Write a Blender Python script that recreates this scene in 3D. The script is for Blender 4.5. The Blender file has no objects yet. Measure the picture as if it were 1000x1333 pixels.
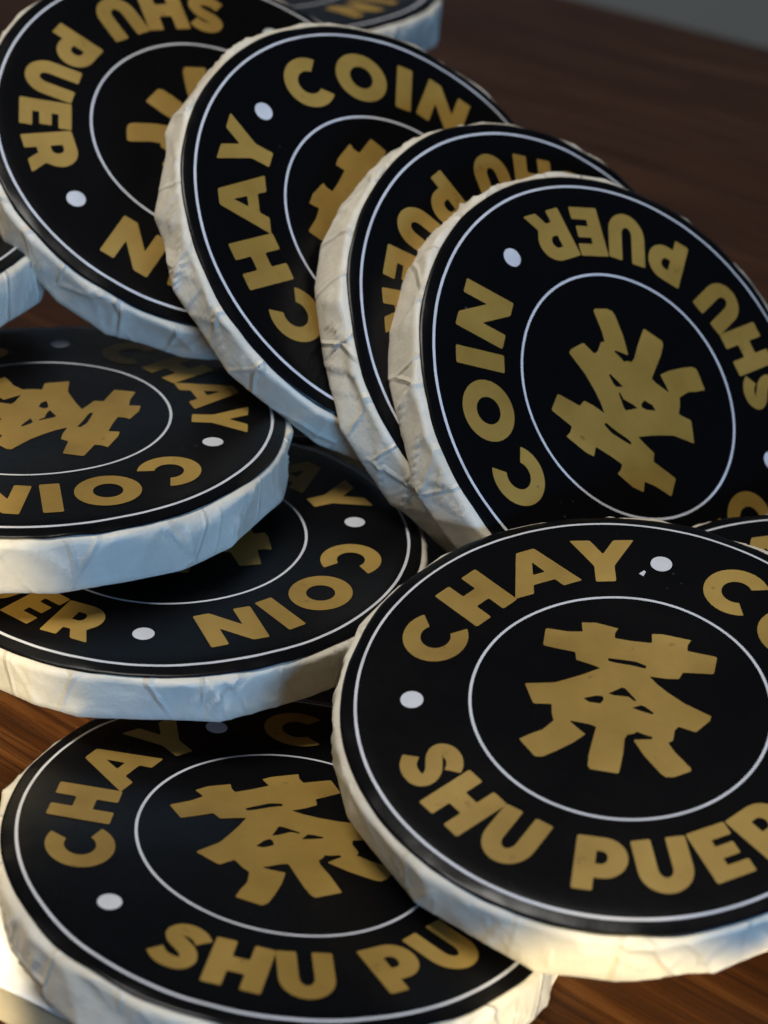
import bpy, math, random
from mathutils import Vector, Matrix, noise
from mathutils.geometry import delaunay_2d_cdt
sc = bpy.context.scene
R = 0.030                      # metres per design unit: outer white ring of every label has radius 30 mm
PI = math.pi

# ------------------------------------------------------------------ camera
cd = bpy.data.cameras.new('camera'); cam = bpy.data.objects.new('camera', cd); sc.collection.objects.link(cam)
cam.matrix_world = Matrix(((0.99944, -0.02958, -0.01577, 0), (0, 0.47052, -0.88239, 0), (0.03352, 0.88189, 0.47026, 0.1602), (0, 0, 0, 1)))
cd.sensor_fit = 'HORIZONTAL'; cd.sensor_width = 36; cd.lens = 36*2.851078
cd.clip_start = 0.01; cd.clip_end = 20
cd.dof.use_dof = True; cd.dof.focus_distance = 0.262; cd.dof.aperture_fstop = 34
sc.camera = cam

# ------------------------------------------------------------------ light
W = bpy.data.worlds.new('World'); sc.world = W; W.use_nodes = True
W.node_tree.nodes['Background'].inputs[0].default_value = (0.40, 0.50, 0.70, 1)
W.node_tree.nodes['Background'].inputs[1].default_value = 0.014
sc.view_settings.view_transform = 'Standard'; sc.view_settings.look = 'None'
sc.view_settings.exposure = 0; sc.view_settings.gamma = 1

def aim(o, tgt):
    o.rotation_euler = (Vector(tgt)-o.location).to_track_quat('-Z', 'Y').to_euler()
def area(name, loc, tgt, sx, sy, power, col):
    l = bpy.data.lights.new(name, 'AREA'); l.shape = 'RECTANGLE'; l.size = sx; l.size_y = sy; l.energy = power; l.color = col
    o = bpy.data.objects.new(name, l); sc.collection.objects.link(o); o.location = loc; aim(o, tgt); return o
def spot(name, loc, tgt, deg, blend, rad, power, col):
    l = bpy.data.lights.new(name, 'SPOT'); l.spot_size = math.radians(deg); l.spot_blend = blend; l.shadow_soft_size = rad
    l.energy = power; l.color = col
    o = bpy.data.objects.new(name, l); sc.collection.objects.link(o); o.location = loc; aim(o, tgt); return o
area('ceiling_light', (-0.22, 0.11, 0.86), (0, 0.25, 0.03), 0.28, 0.28, 5.9, (1.0, 0.96, 0.90))
area('window_light', (0.42, -0.55, 0.07), (0, 0.25, 0.03), 0.26, 0.18, 5.4, (0.27, 0.55, 1.0))
area('room_light', (-0.85, 0.05, 0.10), (0, 0.26, 0.04), 0.2, 0.15, 0.5, (1.0, 0.84, 0.52))
spot('sun_patch_left', (-0.103, -0.44, 0.36), (-0.077, 0.213, 0.018), 7.4, 0.22, 0.004, 22.0, (1.0, 0.77, 0.36))
spot('sun_patch_right', (0.05, -0.433, 0.222), (0.028, 0.178, 0.001), 3.2, 0.3, 0.004, 34.0, (1.0, 0.76, 0.32))
spot('sun_patch_board', (-0.30, -0.16, 0.42), (-0.043, 0.181, 0.003), 2.0, 0.5, 0.003, 40.0, (1.0, 0.88, 0.62))
spot('sun_patch_table', (-0.52, 0.14, 0.22), (-0.050, 0.246, 0.000), 5.2, 0.6, 0.004, 42.0, (1.0, 0.76, 0.42))
spot('sun_patch_corner', (0.35, -0.12, 0.10), (0.044, 0.187, 0.000), 4.2, 0.6, 0.004, 40.0, (1.0, 0.78, 0.45))

# ------------------------------------------------------------------ node helpers
class NT:
    def __init__(s, name):
        s.m = bpy.data.materials.new(name); s.m.use_nodes = True; s.t = s.m.node_tree
        s.b = s.t.nodes['Principled BSDF']
    def n(s, typ, **kw):
        x = s.t.nodes.new(typ)
        for k, v in kw.items():
            if k.startswith('_'): setattr(x, k[1:], v)
            else: x.inputs[k.replace('__', ' ')].default_value = v
        return x
    def l(s, a, b): s.t.links.new(a, b)
    def ramp(s, src, stops):
        r = s.t.nodes.new('ShaderNodeValToRGB'); e = r.color_ramp.elements
        while len(e) < len(stops): e.new(0.5)
        for q, (p, c) in zip(e, stops):
            q.position = p; q.color = c if len(c) == 4 else (*c, 1)
        s.l(src, r.inputs[0]); return r.outputs[0]
    def coord(s, scale=(1, 1, 1), rot=(0, 0, 0)):
        t = s.t.nodes.new('ShaderNodeTexCoord'); m = s.t.nodes.new('ShaderNodeMapping')
        m.inputs['Scale'].default_value = scale; m.inputs['Rotation'].default_value = rot
        s.l(t.outputs['Object'], m.inputs[0]); return m.outputs[0]
    def noise(s, vec, scale, detail=4, rough=0.55, dist=0):
        x = s.t.nodes.new('ShaderNodeTexNoise'); x.inputs['Scale'].default_value = scale; x.inputs['Detail'].default_value = detail
        x.inputs['Roughness'].default_value = rough; x.inputs['Distortion'].default_value = dist
        s.l(vec, x.inputs['Vector']); return x.outputs['Fac']
    def bump(s, h, strength, dist, prev=None):
        x = s.t.nodes.new('ShaderNodeBump'); x.inputs['Strength'].default_value = strength; x.inputs['Distance'].default_value = dist
        s.l(h, x.inputs['Height'])
        if prev: s.l(prev, x.inputs['Normal'])
        s.l(x.outputs[0], s.b.inputs['Normal']); return x.outputs[0]

def m_paper():
    k = NT('wrapping_paper'); v = k.coord()
    a = k.noise(v, 90, 5, 0.6); k.l(k.ramp(a, [(0.3, (0.57, 0.52, 0.42)), (0.62, (0.74, 0.69, 0.58))]), k.b.inputs['Base Color'])
    k.b.inputs['Roughness'].default_value = 0.5; k.b.inputs['Specular IOR Level'].default_value = 0.4
    wv = k.t.nodes.new('ShaderNodeTexNoise'); wv.inputs['Scale'].default_value = 60; k.l(v, wv.inputs['Vector'])
    ad = k.n('ShaderNodeVectorMath', _operation='MULTIPLY_ADD'); k.l(wv.outputs['Color'], ad.inputs[0]); ad.inputs[1].default_value = (.004,)*3; k.l(v, ad.inputs[2])
    vo = k.n('ShaderNodeTexVoronoi', Scale=150.0); k.l(ad.outputs[0], vo.inputs['Vector'])
    n1 = k.bump(vo.outputs['Distance'], 0.15, 0.0010)
    st = k.n('ShaderNodeMapping'); st.inputs['Scale'].default_value = (1, 1, .55); k.l(ad.outputs[0], st.inputs[0])
    cr = k.n('ShaderNodeTexVoronoi', _feature='DISTANCE_TO_EDGE', Scale=105.0); k.l(st.outputs[0], cr.inputs['Vector'])
    ln = k.ramp(cr.outputs['Distance'], [(0.0, (1, 1, 1)), (0.045, (0, 0, 0))])
    mk = k.ramp(k.noise(v, 75, 2), [(0.40, (0.1, 0.1, 0.1)), (0.58, (1, 1, 1))])      # folds come and go
    mm = k.n('ShaderNodeMix', _data_type='RGBA', _blend_type='MULTIPLY'); mm.inputs[0].default_value = 1
    k.l(ln, mm.inputs[6]); k.l(mk, mm.inputs[7])
    n2 = k.bump(mm.outputs[2], 0.55, 0.0006, n1)
    k.bump(k.noise(v, 1000, 3, 0.7), 0.45, 0.00025, n2)
    return k.m
def m_black():
    k = NT('black_label_print'); v = k.coord()
    vo = k.n('ShaderNodeTexVoronoi', Scale=420.0); k.l(v, vo.inputs['Vector'])
    sp = k.ramp(vo.outputs['Distance'], [(0.035, (1, 1, 1)), (0.085, (0, 0, 0))])
    ms = k.ramp(k.noise(v, 70, 3), [(0.64, (0, 0, 0)), (0.74, (1, 1, 1))])
    mu = k.n('ShaderNodeMix', _data_type='RGBA', _blend_type='MULTIPLY'); mu.inputs[0].default_value = 1
    k.l(sp, mu.inputs[6]); k.l(ms, mu.inputs[7])
    mx = k.n('ShaderNodeMix', _data_type='RGBA'); k.l(mu.outputs[2], mx.inputs[0])
    mx.inputs[6].default_value = (0.003, 0.003, 0.0035, 1); mx.inputs[7].default_value = (0.05, 0.055, 0.065, 1)
    k.l(mx.outputs[2], k.b.inputs['Base Color'])
    k.l(k.ramp(k.noise(v, 55, 4), [(0.3, (0.24,)*3), (0.7, (0.33,)*3)]), k.b.inputs['Roughness'])
    k.b.inputs['Specular IOR Level'].default_value = 0.18
    b1 = k.bump(k.noise(v, 75, 3), 0.16, 0.0009)
    k.bump(k.noise(v, 1300, 3), 0.16, 0.0001, b1)
    return k.m
def m_gold():
    k = NT('gold_ink'); v = k.coord()
    base = k.ramp(k.noise(v, 48, 5, 0.62), [(0.30, (0.24, 0.142, 0.027)), (0.70, (0.42, 0.268, 0.062))])
    sp = k.ramp(k.noise(v, 520, 3, 0.65), [(0.67, (0, 0, 0)), (0.80, (1, 1, 1))])
    mx = k.n('ShaderNodeMix', _data_type='RGBA'); k.l(sp, mx.inputs[0]); k.l(base, mx.inputs[6]); mx.inputs[7].default_value = (0.19, 0.10, 0.025, 1)
    k.l(mx.outputs[2], k.b.inputs['Base Color'])
    k.b.inputs['Metallic'].default_value = 0.18; k.l(k.ramp(k.noise(v, 60, 4), [(0.3, (0.36,)*3), (0.7, (0.55,)*3)]), k.b.inputs['Roughness'])
    k.bump(k.noise(v, 1500, 2), 0.12, 0.0001)
    return k.m
def m_flat(name, col, rough, spec=0.4):
    k = NT(name); v = k.coord()
    c2 = tuple(c*0.86 for c in col)
    k.l(k.ramp(k.noise(v, 260, 3), [(0.3, c2), (0.6, col)]), k.b.inputs['Base Color'])
    k.b.inputs['Roughness'].default_value = rough; k.b.inputs['Specular IOR Level'].default_value = spec
    return k.m
GR = math.radians(-42)
def m_wood():
    k = NT('dark_walnut_table')
    v = k.coord()
    st = k.n('ShaderNodeMapping'); st.inputs['Scale'].default_value = (16, 420, 60); k.l(v, st.inputs[0])
    f = k.noise(st.outputs[0], 1.0, 7, 0.65, 0.6)
    st2 = k.n('ShaderNodeMapping'); st2.inputs['Scale'].default_value = (3, 34, 10); k.l(v, st2.inputs[0])
    g = k.noise(st2.outputs[0], 1.0, 5, 0.55, 1.2)
    c1 = k.ramp(f, [(0.30, (0.024, 0.009, 0.003)), (0.52, (0.050, 0.017, 0.004)), (0.72, (0.125, 0.056, 0.019))])
    c2 = k.ramp(g, [(0.3, (0.72,)*3), (0.7, (1.0,)*3)])
    mu = k.n('ShaderNodeMix', _data_type='RGBA', _blend_type='MULTIPLY'); mu.inputs[0].default_value = 1
    k.l(c1, mu.inputs[6]); k.l(c2, mu.inputs[7]); k.l(mu.outputs[2], k.b.inputs['Base Color'])
    k.l(k.ramp(f, [(0.3, (0.55,)*3), (0.7, (0.38,)*3)]), k.b.inputs['Roughness'])
    k.b.inputs['Specular IOR Level'].default_value = 0.15
    k.bump(f, 0.9, 0.0006)
    return k.m
PAPER, BLACK, GOLD, WOOD = m_paper(), m_black(), m_gold(), m_wood()
WHITE = m_flat('white_ink', (0.62, 0.63, 0.67), 0.45)
BOARD = m_flat('white_lacquer', (0.80, 0.78, 0.72), 0.4)
EDGE = m_flat('board_edge_shade', (0.40, 0.33, 0.21), 0.6)  # darker beige paints in the shade on the white board's front edge
WALL = m_flat('grey_wall_paint', (0.60, 0.65, 0.67), 0.8)

# ------------------------------------------------------------------ mesh helpers
def mesh_obj(name, verts, faces, mat, parent=None, smooth=True):
    me = bpy.data.meshes.new(name); me.from_pydata(verts, [], faces); me.materials.append(mat)
    if smooth: me.polygons.foreach_set('use_smooth', [True]*len(me.polygons))
    me.update(); o = bpy.data.objects.new(name, me); sc.collection.objects.link(o)
    if parent: o.parent = parent
    return o
def box(name, x0, x1, y0, y1, z0, z1, mat, bev=0.0, parent=None):
    import bmesh
    bm = bmesh.new(); bmesh.ops.create_cube(bm, size=1)
    for v in bm.verts:
        v.co = Vector((x0 if v.co.x < 0 else x1, y0 if v.co.y < 0 else y1, z0 if v.co.z < 0 else z1))
    if bev: bmesh.ops.bevel(bm, geom=bm.edges[:], offset=bev, segments=3, affect='EDGES')
    me = bpy.data.meshes.new(name); bm.to_mesh(me); bm.free(); me.materials.append(mat)
    o = bpy.data.objects.new(name, me); sc.collection.objects.link(o)
    if parent: o.parent = parent
    return o

# ------------------------------------------------------------------ lettering, cap height 1, x centred
def arc(cx, cy, rx, ry, a0, a1, n):
    return [(cx+rx*math.cos(math.radians(a0+(a1-a0)*i/n)), cy+ry*math.sin(math.radians(a0+(a1-a0)*i/n))) for i in range(n+1)]
def stroke(P, w):
    L, Rr = [], []
    for i, p in enumerate(P):
        a = P[max(i-1, 0)]; b = P[min(i+1, len(P)-1)]; dx, dy = b[0]-a[0], b[1]-a[1]; d = math.hypot(dx, dy)
        nx, ny = -dy/d*w/2, dx/d*w/2
        L.append((p[0]+nx, p[1]+ny)); Rr.append((p[0]-nx, p[1]-ny))
    return L+Rr[::-1]
def catmull(P, n=6):
    Q = [P[0]]+P+[P[-1]]; out = []
    for i in range(1, len(Q)-2):
        for j in range(n):
            t = j/n; p0, p1, p2, p3 = Q[i-1], Q[i], Q[i+1], Q[i+2]
            out.append(tuple(0.5*((2*p1[k])+(-p0[k]+p2[k])*t+(2*p0[k]-5*p1[k]+4*p2[k]-p3[k])*t*t+(-p0[k]+3*p1[k]-3*p2[k]+p3[k])*t**3) for k in (0, 1)))
    out.append(P[-1]); return out
s = 0.33
G = {}
G['H'] = [[(-.47, 0), (-.47+s, 0), (-.47+s, .34), (.47-s, .34), (.47-s, 0), (.47, 0), (.47, 1), (.47-s, 1), (.47-s, .66), (-.47+s, .66), (-.47+s, 1), (-.47, 1)]]
G['I'] = [[(-.17, 0), (.17, 0), (.17, 1), (-.17, 1)]]
G['N'] = [[(-.5, 0), (-.5+.30, 0), (-.5+.30, .50), (.22, 0), (.5, 0), (.5, 1), (.5-.30, 1), (.5-.30, .50), (-.22, 1), (-.5, 1)]]
G['E'] = [[(-.34, 0), (.35, 0), (.35, .25), (-.02, .25), (-.02, .385), (.29, .385), (.29, .62), (-.02, .62), (-.02, .75), (.34, .75), (.34, 1), (-.34, 1)]]
G['A'] = [[(-.61, 0), (-.27, 0), (-.195, .19), (.195, .19), (.27, 0), (.61, 0), (.165, 1), (-.165, 1)], [(-.11, .41), (.11, .41), (0, .70)]]
G['Y'] = [[(-.17, 0), (.17, 0), (.17, .37), (.55, 1), (.20, 1), (0, .66), (-.20, 1), (-.55, 1), (-.17, .37)]]
G['O'] = [arc(0, .5, .57, .53, 0, 348, 29), arc(0, .5, .255, .245, 0, 342, 19)]
G['C'] = [arc(.04, .5, .565, .53, 47, 313, 26)+arc(.04, .5, .26, .245, 310, 50, 18)]
G['U'] = [[(-.44, 1), (-.44, .45)]+arc(0, .42, .44, .445, 180, 360, 18)+[(.44, .45), (.44, 1), (.12, 1), (.12, .45)]+arc(0, .42, .12, .16, 0, -180, 8)+[(-.12, .45), (-.12, 1)]]
G['P'] = [[(-.42, 0), (-.09, 0), (-.09, .24), (.02, .24)]+arc(.03, .62, .39, .38, -90, 90, 14)+[(-.42, 1)], [(-.09, .50), (.0, .50)]+arc(.0, .62, .10, .12, -80, 80, 6)+[(.0, .74), (-.09, .74)]]
G['R'] = [[(-.44, 0), (-.11, 0), (-.11, .24), (.03, .24), (.17, 0), (.50, 0), (.30, .32)]+arc(.03, .63, .40, .37, -38, 90, 12)+[(-.44, 1)], [(-.11, .51), (.0, .51)]+arc(.0, .63, .10, .12, -80, 80, 6)+[(.0, .75), (-.11, .75)]]
G['S'] = [stroke(catmull([(.27, .735), (.16, .82), (.0, .862), (-.16, .825), (-.235, .715), (-.15, .605), (.0, .535), (.155, .455), (.25, .315), (.20, .185), (.03, .138), (-.15, .165), (-.31, .27)]), .265)]
CAP = 0.239
TOP = {'CHAY': [('C', -80.2), ('H', -59.4), ('A', -37.6), ('Y', -17.0)], 'COIN': [('C', 23.6), ('O', 46.3), ('I', 63.3), ('N', 79.5)]}
BOT = {'SHU': [('S', 230.6), ('H', 214.7), ('U', 197.4)], 'PUER': [('P', 173.0), ('U', 156.4), ('E', 140.9), ('R', 125.4)]}
def place(poly, ang, flip):
    a = math.radians(ang); rad = (math.sin(a), math.cos(a)); tan = (math.cos(a), -math.sin(a)); out = []
    for x, y in poly:
        if not flip: t, r = x*CAP, 0.656+y*CAP
        else: t, r = -x*CAP*.94, 0.895-y*CAP
        out.append((t*tan[0]+r*rad[0], t*tan[1]+r*rad[1]))
    return out
def words(spec, flip):
    polys = []
    for ch, ang in spec:
        polys += [place(p, ang, flip) for p in G[ch]]
    return polys
CHAR = [
 [(-0.363,0.310),(-0.274,0.317),(-0.220,0.332),(-0.235,0.380),(-0.180,0.393),(-0.090,0.385),(-0.097,0.358),(-0.093,0.330),(-0.031,0.332),(0.052,0.342),(0.042,0.389),(0.083,0.398),(0.196,0.395),(0.187,0.364),(0.192,0.335),(0.308,0.333),(0.312,0.242),(0.197,0.221),(0.188,0.184),(0.140,0.173),(0.077,0.169),(0.114,0.136),(0.162,0.104),(0.231,0.066),(0.341,0.027),(0.341,0.005),(0.301,-0.067),(0.234,-0.056),(0.223,-0.079),(0.227,-0.130),(0.212,-0.146),(0.243,-0.183),(0.317,-0.246),(0.318,-0.259),(0.266,-0.303),(0.236,-0.312),(0.214,-0.300),(0.141,-0.234),(0.084,-0.166),(0.151,-0.144),(0.150,-0.133),(0.115,-0.129),(0.091,-0.122),(0.080,-0.136),(0.058,-0.148),(0.053,-0.172),(0.063,-0.246),(0.068,-0.345),(-0.038,-0.353),(-0.050,-0.338),(-0.058,-0.281),(-0.061,-0.143),(-0.091,-0.138),(-0.164,-0.142),(-0.134,-0.164),(-0.091,-0.191),(-0.127,-0.246),(-0.172,-0.297),(-0.218,-0.343),(-0.245,-0.351),(-0.322,-0.285),(-0.287,-0.247),(-0.249,-0.214),(-0.220,-0.158),(-0.235,-0.126),(-0.247,-0.078),(-0.314,-0.095),(-0.370,-0.002),(-0.263,0.034),(-0.224,0.063),(-0.167,0.108),(-0.111,0.159),(-0.155,0.168),(-0.210,0.176),(-0.223,0.216),(-0.293,0.215),(-0.351,0.216)],
 [(-0.094,0.218),(-0.050,0.224),(0.012,0.230),(0.056,0.219),(0.055,0.204),(-0.000,0.206),(-0.066,0.202),(-0.091,0.204)],
 [(-0.055,0.036),(-0.018,0.075),(-0.012,0.083),(0.003,0.081),(0.055,0.033),(0.050,0.026),(0.022,0.043),(-0.030,0.034)],
 [(-0.139,-0.014),(-0.095,0.013),(-0.071,0.017),(-0.064,0.002),(-0.071,-0.023),(-0.115,-0.028)],
 [(0.047,-0.009),(0.078,0.014),(0.095,0.010),(0.132,-0.013),(0.126,-0.021),(0.084,-0.016)],
]
def round_corners(P, k=0.10, mx=0.008):
    out = []; n = len(P)
    for i in range(n):
        a, p, b = P[i-1], P[i], P[(i+1) % n]
        la = math.dist(a, p); lb = math.dist(p, b); ta = min(k, mx/max(la, 1e-6), .45); tb = min(k, mx/max(lb, 1e-6), .45)
        out.append((p[0]+(a[0]-p[0])*ta, p[1]+(a[1]-p[1])*ta)); out.append((p[0]*.5+.25*(out[-1][0]+p[0]+(b[0]-p[0])*tb), p[1]*.5+.25*(out[-1][1]+p[1]+(b[1]-p[1])*tb)))
        out.append((p[0]+(b[0]-p[0])*tb, p[1]+(b[1]-p[1])*tb))
    return out
def fill(polys, step=0.035):
    """triangulate outlines with holes, with inner points so that the print follows the label's relief"""
    V, F = [], []
    for p in polys:
        i0 = len(V); V += [Vector(q) for q in p]; F.append(list(range(i0, len(V))))
    xs = [v.x for v in V]; ys = [v.y for v in V]
    x = min(xs)
    while x < max(xs):
        y = min(ys)
        while y < max(ys):
            V.append(Vector((x+.0013, y+.0017))); y += step
        x += step
    r = delaunay_2d_cdt(V, [], F, 2, 1e-6)
    used = sorted({i for f in r[2] for i in f}); mp = {o: i for i, o in enumerate(used)}
    return [tuple(r[0][i]) for i in used], [[mp[i] for i in f] for f in r[2]]
PRINT = []                    # (part name, material, 2-D verts, faces)
for w, spec in TOP.items(): PRINT.append(('gold_word', GOLD, *fill([round_corners(p) for p in words(spec, False)]), w))
for w, spec in BOT.items(): PRINT.append(('gold_word', GOLD, *fill([round_corners(p) for p in words(spec, True)]), w))
PRINT.append(('tea_character', GOLD, *fill([round_corners(p) for p in CHAR]), 'tea'))
for a in (-104.9, 0, 104.9):
    r_ = 0.786; c = (r_*math.sin(math.radians(a)), r_*math.cos(math.radians(a)))
    PRINT.append(('white_dot', WHITE, *fill([arc(c[0], c[1], .0435, .0435, 0, 350, 27)], .03), 'dot'))
def ring(r0, r1, n=300):
    V = [(r*math.sin(2*PI*i/n), r*math.cos(2*PI*i/n)) for i in range(n) for r in (r0, r1)]
    return V, [[2*i, 2*i+1, (2*i+3) % (2*n), (2*i+2) % (2*n)] for i in range(n)]
PRINT.append(('white_ring', WHITE, *ring(.9940, 1.0055), 'ring'))
PRINT.append(('white_ring', WHITE, *ring(.5612, .5722), 'ring'))

# ------------------------------------------------------------------ one wrapped tea cake
def make_coin(key, loc, nrm, up, label, group, fleck=False, size=1.0, TH=0.30):
    R = 0.030*size
    rnd = random.Random(sum(map(ord, key))*7+len(key)); sd = Vector((rnd.uniform(-50, 50), rnd.uniform(-50, 50), rnd.uniform(-50, 50)))
    root = bpy.data.objects.new('tea_cake', None); sc.collection.objects.link(root); root.empty_display_size = 0.01
    n = Vector(nrm).normalized(); u = Vector(up); u = (u-n*u.dot(n)).normalized(); x = u.cross(n)
    M = Matrix.Identity(4)
    for i in range(3): M[i][0], M[i][1], M[i][2], M[i][3] = x[i], u[i], n[i], loc[i]/1000
    base = M @ Vector((0, 0, -TH*R)); M[0][3], M[1][3], M[2][3] = base
    root.matrix_world = M
    root['label'] = label; root['category'] = 'tea cake'; root['group'] = group
    z0 = TH                                   # label plane above the base
    # the paper round the rim is a belt of flat facets between random folds: vertices (angle, depth 0..1, radius offset)
    pts = []
    def row(zf, lo, hi, amp):
        a = rnd.uniform(0, .2)
        while a < 2*PI-.07:
            pts.append((a, zf if zf in (0, 1) else zf+rnd.uniform(-.22, .22), rnd.uniform(-amp, amp)))
            a += rnd.uniform(lo, hi) if rnd.random() < .7 else rnd.uniform(lo*.4, lo)
    row(0, .13, .36, .010); row(1, .13, .40, .022); row(.5, .22, .62, .019)
    ext = [(a+o, z, q) for o in (-2*PI, 0, 2*PI) for a, z, q in pts if -1.0 < a+o < 2*PI+1.0]
    dl = delaunay_2d_cdt([Vector((a, z*.30)) for a, z, q in ext], [], [], 0, 1e-6)
    RT, RB = 1.084, 1.078
    def p3d(a, z, q):
        rr = RT+(RB-RT)*z+q; return Vector((rr*math.cos(a), rr*math.sin(a), z))
    src = [ext[dl[3][i][0]] if dl[3][i] else (v.x, v.y/.30, 0) for i, v in enumerate(dl[0])]
    NB = 63; bins = [[] for _ in range(NB)]
    for f in dl[2]:
        t3 = [src[i] for i in f]; lo = min(t[0] for t in t3); hi = max(t[0] for t in t3)
        b0 = max(0, int(lo/(2*PI)*NB)); b1 = min(NB-1, int(hi/(2*PI)*NB))
        P = [p3d(*t) for t in t3]; nn = (P[1]-P[0]).cross(P[2]-P[0])
        for b in range(b0, b1+1): bins[b].append((t3, nn, nn.dot(P[0])))
    def facet(th, zf):
        zf = min(.999, max(.001, zf)); b = min(NB-1, int(th/(2*PI)*NB))
        for t3, nn, dd in bins[b]:
            (x0, y0, _), (x1, y1, _), (x2, y2, _) = t3
            d0 = (x1-x0)*(zf-y0)-(y1-y0)*(th-x0); d1 = (x2-x1)*(zf-y1)-(y2-y1)*(th-x1); d2 = (x0-x2)*(zf-y2)-(y0-y2)*(th-x2)
            if (d0 >= -1e-7 and d1 >= -1e-7 and d2 >= -1e-7) or (d0 <= 1e-7 and d1 <= 1e-7 and d2 <= 1e-7):
                den = nn.x*math.cos(th)+nn.y*math.sin(th)
                if abs(den) > 1e-6:
                    r = (dd-nn.z*zf)/den
                    if .95 < r < 1.2: return r
        return RT+(RB-RT)*zf
    pleats = [(rnd.uniform(0, 2*PI), rnd.uniform(-.30, .30), rnd.choice([-1, 1]), rnd.uniform(.004, .013), rnd.uniform(.03, .12), rnd.uniform(-.4, .5), rnd.uniform(.5, 1.4)) for _ in range(54)]
    def pleat(th, zf):                      # overlapping folds: a sharp step on one side that fades out on the other
        o = 0
        for a, sl, sg, hh, ww, z1, z2 in pleats:
            if not z1 < zf < z2: continue
            d = ((th-a-sl*zf+PI) % (2*PI)-PI)*sg
            if -.008 < d < 0: o += hh*(1+d/.008)
            elif 0 <= d < ww: o += hh*(1-d/ww)**2
        return o
    def h(xx, yy):
        r = math.hypot(xx, yy)
        z = .010*noise.noise(Vector((xx*1.1, yy*1.1, 0))+sd)+.0035*noise.noise(Vector((xx*3.2, yy*3.2, 4))+sd)-.006*r*r
        if r > .95:
            e = (r-.95)/.105
            z += -.017*e*e+e*e*(.012*noise.noise(Vector((xx*5, yy*5, 9))+sd)+.004*noise.noise(Vector((xx*12, yy*12, 9))+sd))
        return z
    # wrapper: rows (share of the facet radius offset, inset, depth)
    kz = TH/.31
    rows = [(.0, 1.025, .004), (.5, 1.046, .007), (1, -.012, .014), (1, -.001, .026), (1, 0, .05), (1, 0, .08), (1, 0, .11), (1, 0, .14), (1, 0, .17), (1, 0, .20), (1, 0, .228), (1, 0, .25), (1, -.003, .268), (1, -.013, .283), (.8, -.032, .295), (.4, 1.0, .303), (0, .8, .307)]
    rows = [(a_, b_, d_*kz) for a_, b_, d_ in rows]
    na = 960; V = []; F = []
    for j, (am, ins, d) in enumerate(rows):
        zf = (d-.012)/(.262*kz)
        for i in range(na):
            th = 2*PI*i/na; px, py = math.cos(th), math.sin(th)
            fr = facet(th, zf); p3 = Vector((px*3, py*3, zf*1.2))+sd
            fine = .0022*noise.noise(p3*3)+.0012*(1-2*abs(noise.noise(p3*6+Vector((7, 1, 3)))))
            r = fr+fine+ins+pleat(th, zf)*min(1, max(0, zf*5+.3))*min(1, max(.35, (1.05-zf)*4)) if (am == 1 or am == .8) else ins+am*(fr-RB)*.8
            zz = h(px*min(1.05, r), py*min(1.05, r))
            if j < 3: z = zz-d-.002
            else: f = max(0, 1-(d-.014)/.12); z = zz*f-d-.002*f
            if d > .24*kz: z += .008*noise.noise(Vector((px*4, py*4, 3))+sd)
            V.append((r*px*R, r*py*R, (z0+z)*R))
    nr = len(rows)
    for j in range(nr-1):
        for i in range(na):
            F.append([j*na+i, (j+1)*na+i, (j+1)*na+(i+1) % na, j*na+(i+1) % na])
    F.append([(nr-1)*na+i for i in range(na)][::-1]); F.append([i for i in range(na)])
    wrap = mesh_obj('paper_wrapper', V, F, PAPER, root)
    wrap.data.polygons[len(F)-1].use_smooth = False; wrap.data.polygons[len(F)-2].use_smooth = False
    # black label
    rad = [.12, .25, .38, .5, .6, .7, .78, .85, .9, .94, .965, .985, 1.0, 1.015, 1.03, 1.043, 1.055]; nb = 240
    V = [(0, 0, (z0+h(0, 0))*R)]; F = []
    for r in rad:
        for i in range(nb):
            th = 2*PI*i/nb; rr = r+(.006*noise.noise(Vector((math.cos(th)*4, math.sin(th)*4, 2))+sd) if r > 1.04 else 0)
            V.append((rr*math.cos(th)*R, rr*math.sin(th)*R, (z0+h(rr*math.cos(th), rr*math.sin(th)))*R))
    for i in range(nb): F.append([0, 1+i, 1+(i+1) % nb])
    for j in range(len(rad)-1):
        for i in range(nb): F.append([1+j*nb+i, 1+(j+1)*nb+i, 1+(j+1)*nb+(i+1) % nb, 1+j*nb+(i+1) % nb])
    k = len(V); j = len(rad)-1
    for i in range(nb):
        v = V[1+j*nb+i]; V.append((v[0]*1.001, v[1]*1.001, v[2]-.005*R))
    for i in range(nb): F.append([1+j*nb+i, k+i, k+(i+1) % nb, 1+j*nb+(i+1) % nb])
    lab = mesh_obj('black_label', V, F, BLACK, root)
    for name, mat, v2, f2, w in PRINT:
        vs = [(a*R, b*R, (z0+h(a, b)+.0022)*R) for a, b in v2]
        # keep winding facing up
        f0 = f2[0]; A, B, C = v2[f0[0]], v2[f0[1]], v2[f0[2]]
        if (B[0]-A[0])*(C[1]-A[1])-(B[1]-A[1])*(C[0]-A[0]) < 0: f2 = [f[::-1] for f in f2]
        o = mesh_obj(name, vs, f2, mat, lab)
        if name == 'gold_word': o['label'] = 'gold word %s printed round the label' % w
    if fleck:
        P = [(-.062, .716), (-.040, .742), (-.030, .735), (-.033, .700)]
        P = [(.0, .0), (.016, .024), (.025, .018), (.020, -.010)]; P = [(p[0]-.075, p[1]+.705) for p in P]
        o = mesh_obj('white_fleck', [(a*R, b*R, (z0+h(a, b)+.0025)*R) for a, b in P], [[0, 1, 2, 3]], WHITE, lab)
    return root

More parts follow.
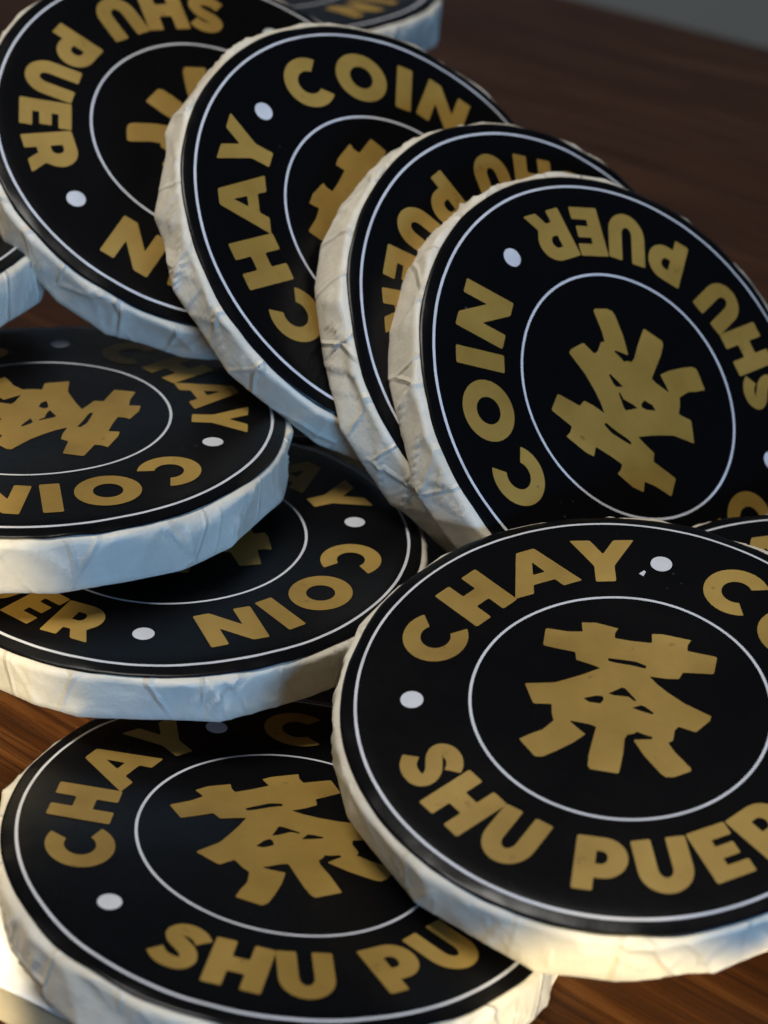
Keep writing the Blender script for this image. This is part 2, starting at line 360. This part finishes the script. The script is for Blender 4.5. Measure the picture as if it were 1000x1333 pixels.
GRP = 'paper-wrapped tea cakes spilled in a heap on the table'
C = make_coin
C('E', (30.69,204.59,28.06), (-0.0444,-0.2474,0.9679), (0.2779,0.9275,0.2498), 'large front right tea cake with the whole gold tea character upright and unobstructed', GRP, fleck=True, size=.982)
C('H', (-5.61,197.69,13.17), (0.1072,0.0253,0.9939), (-0.4034,0.9148,0.0203), 'lowest tea cake at the bottom left, reading SHU PU, lying on the white board', GRP)
C('D', (36.02,258.24,40.87), (0.4862,-0.5542,0.6756), (-0.3540,-0.8318,-0.4276), 'topmost leaning tea cake on the right, its PUER upside down along the top', GRP)
C('C', (26.42,268.43,44.00), (0.5165,-0.5583,0.6493), (0.5733,-0.3377,-0.7465), 'leaning tea cake mostly hidden, squeezed between two others with its tea character out of sight', GRP)
C('B', (5.27,278.80,55.14), (0.4798,-0.5203,0.7065), (-0.7714,0.1336,0.6222), 'leaning tea cake in the upper middle with COIN reading upright along its top', GRP, TH=.27)
C('A', (-20.64,292.72,62.00), (0.3008,-0.4777,0.8254), (0.7934,-0.3550,-0.4945), 'upper left leaning tea cake with SHU PUER upside down along its top', GRP)
C('F', (-40.19,252.25,38.23), (0.0014,0.0115,0.9999), (0.9677,-0.2521,0.0015), 'flat tea cake at the left edge, resting on top of another flat cake', GRP)
C('G', (-22.36,242.76,26.70), (-0.0014,-0.0115,0.9999), (0.9790,0.2038,0.0037), 'flat tea cake half covered by another flat cake lying on top of it', GRP, TH=.25)
C('K', (56.34,217.77,22.56), (-0.0444,-0.2474,0.9679), (0.4864,0.8737,0.2456), 'tea cake showing only a thin black sliver at the right edge behind the front cake', GRP, size=.982)
C('I', (-74.57,280.72,52.87), (0,0,1), (-0.4724,0.8814,0), 'tea cake at the far left edge showing only its bluish rim and a black corner', GRP)
C('J', (-18.99,373.69,63.32), (0,0,1), (0.7883,0.6153,0), 'blurred tea cake at the very top edge behind the leaning ones, white paper end showing', GRP)

C('O', (-2,303,25), (-0.03,0.05,1), (0.9,0.4,0), 'added filler tea cake darkening the small gap under the leaning row', GRP)  # filler cake, added so its black label makes the gap read as shadow

# ------------------------------------------------------------------ setting
g = GR
tab = box('table_top', -1.3, 1.3, -0.6, 0.0, -0.03, 0.0, WOOD, 0.003)
# far edge of the table runs through (63.5, 609) and (107, 569) mm
tab.location = (0.0635, 0.6093, 0); tab.rotation_euler = (0, 0, GR); tab['kind'] = 'structure'
import bmesh
wall = mesh_obj('wall', [(-3, 1.6, -1.2), (3, 1.6, -1.2), (3, 1.6, 2), (-3, 1.6, 2)], [[0, 1, 2, 3]], WALL, None, False); wall['kind'] = 'structure'
flo = mesh_obj('floor', [(-3, -2, -1.2), (3, -2, -1.2), (3, 1.6, -1.2), (-3, 1.6, -1.2)], [[0, 1, 2, 3]], WALL, None, False); flo['kind'] = 'structure'
# white board under the bottom left cake; edge shade put into its beige colour
br = bpy.data.objects.new('white_board', None); sc.collection.objects.link(br)
br.location = (-0.0355, 0.181, 0); br.rotation_euler = (0, 0, math.atan2(-6.1, 9.7))
br['label'] = 'thin white board, edge shade painted in beige, glaring under the bottom left tea cake'; br['category'] = 'board'
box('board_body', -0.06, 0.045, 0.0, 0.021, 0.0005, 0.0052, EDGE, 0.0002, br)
box('white_top_sheet', -0.0602, 0.0452, -0.0002, 0.0212, 0.0054, 0.0060, BOARD, 0.0002, br)
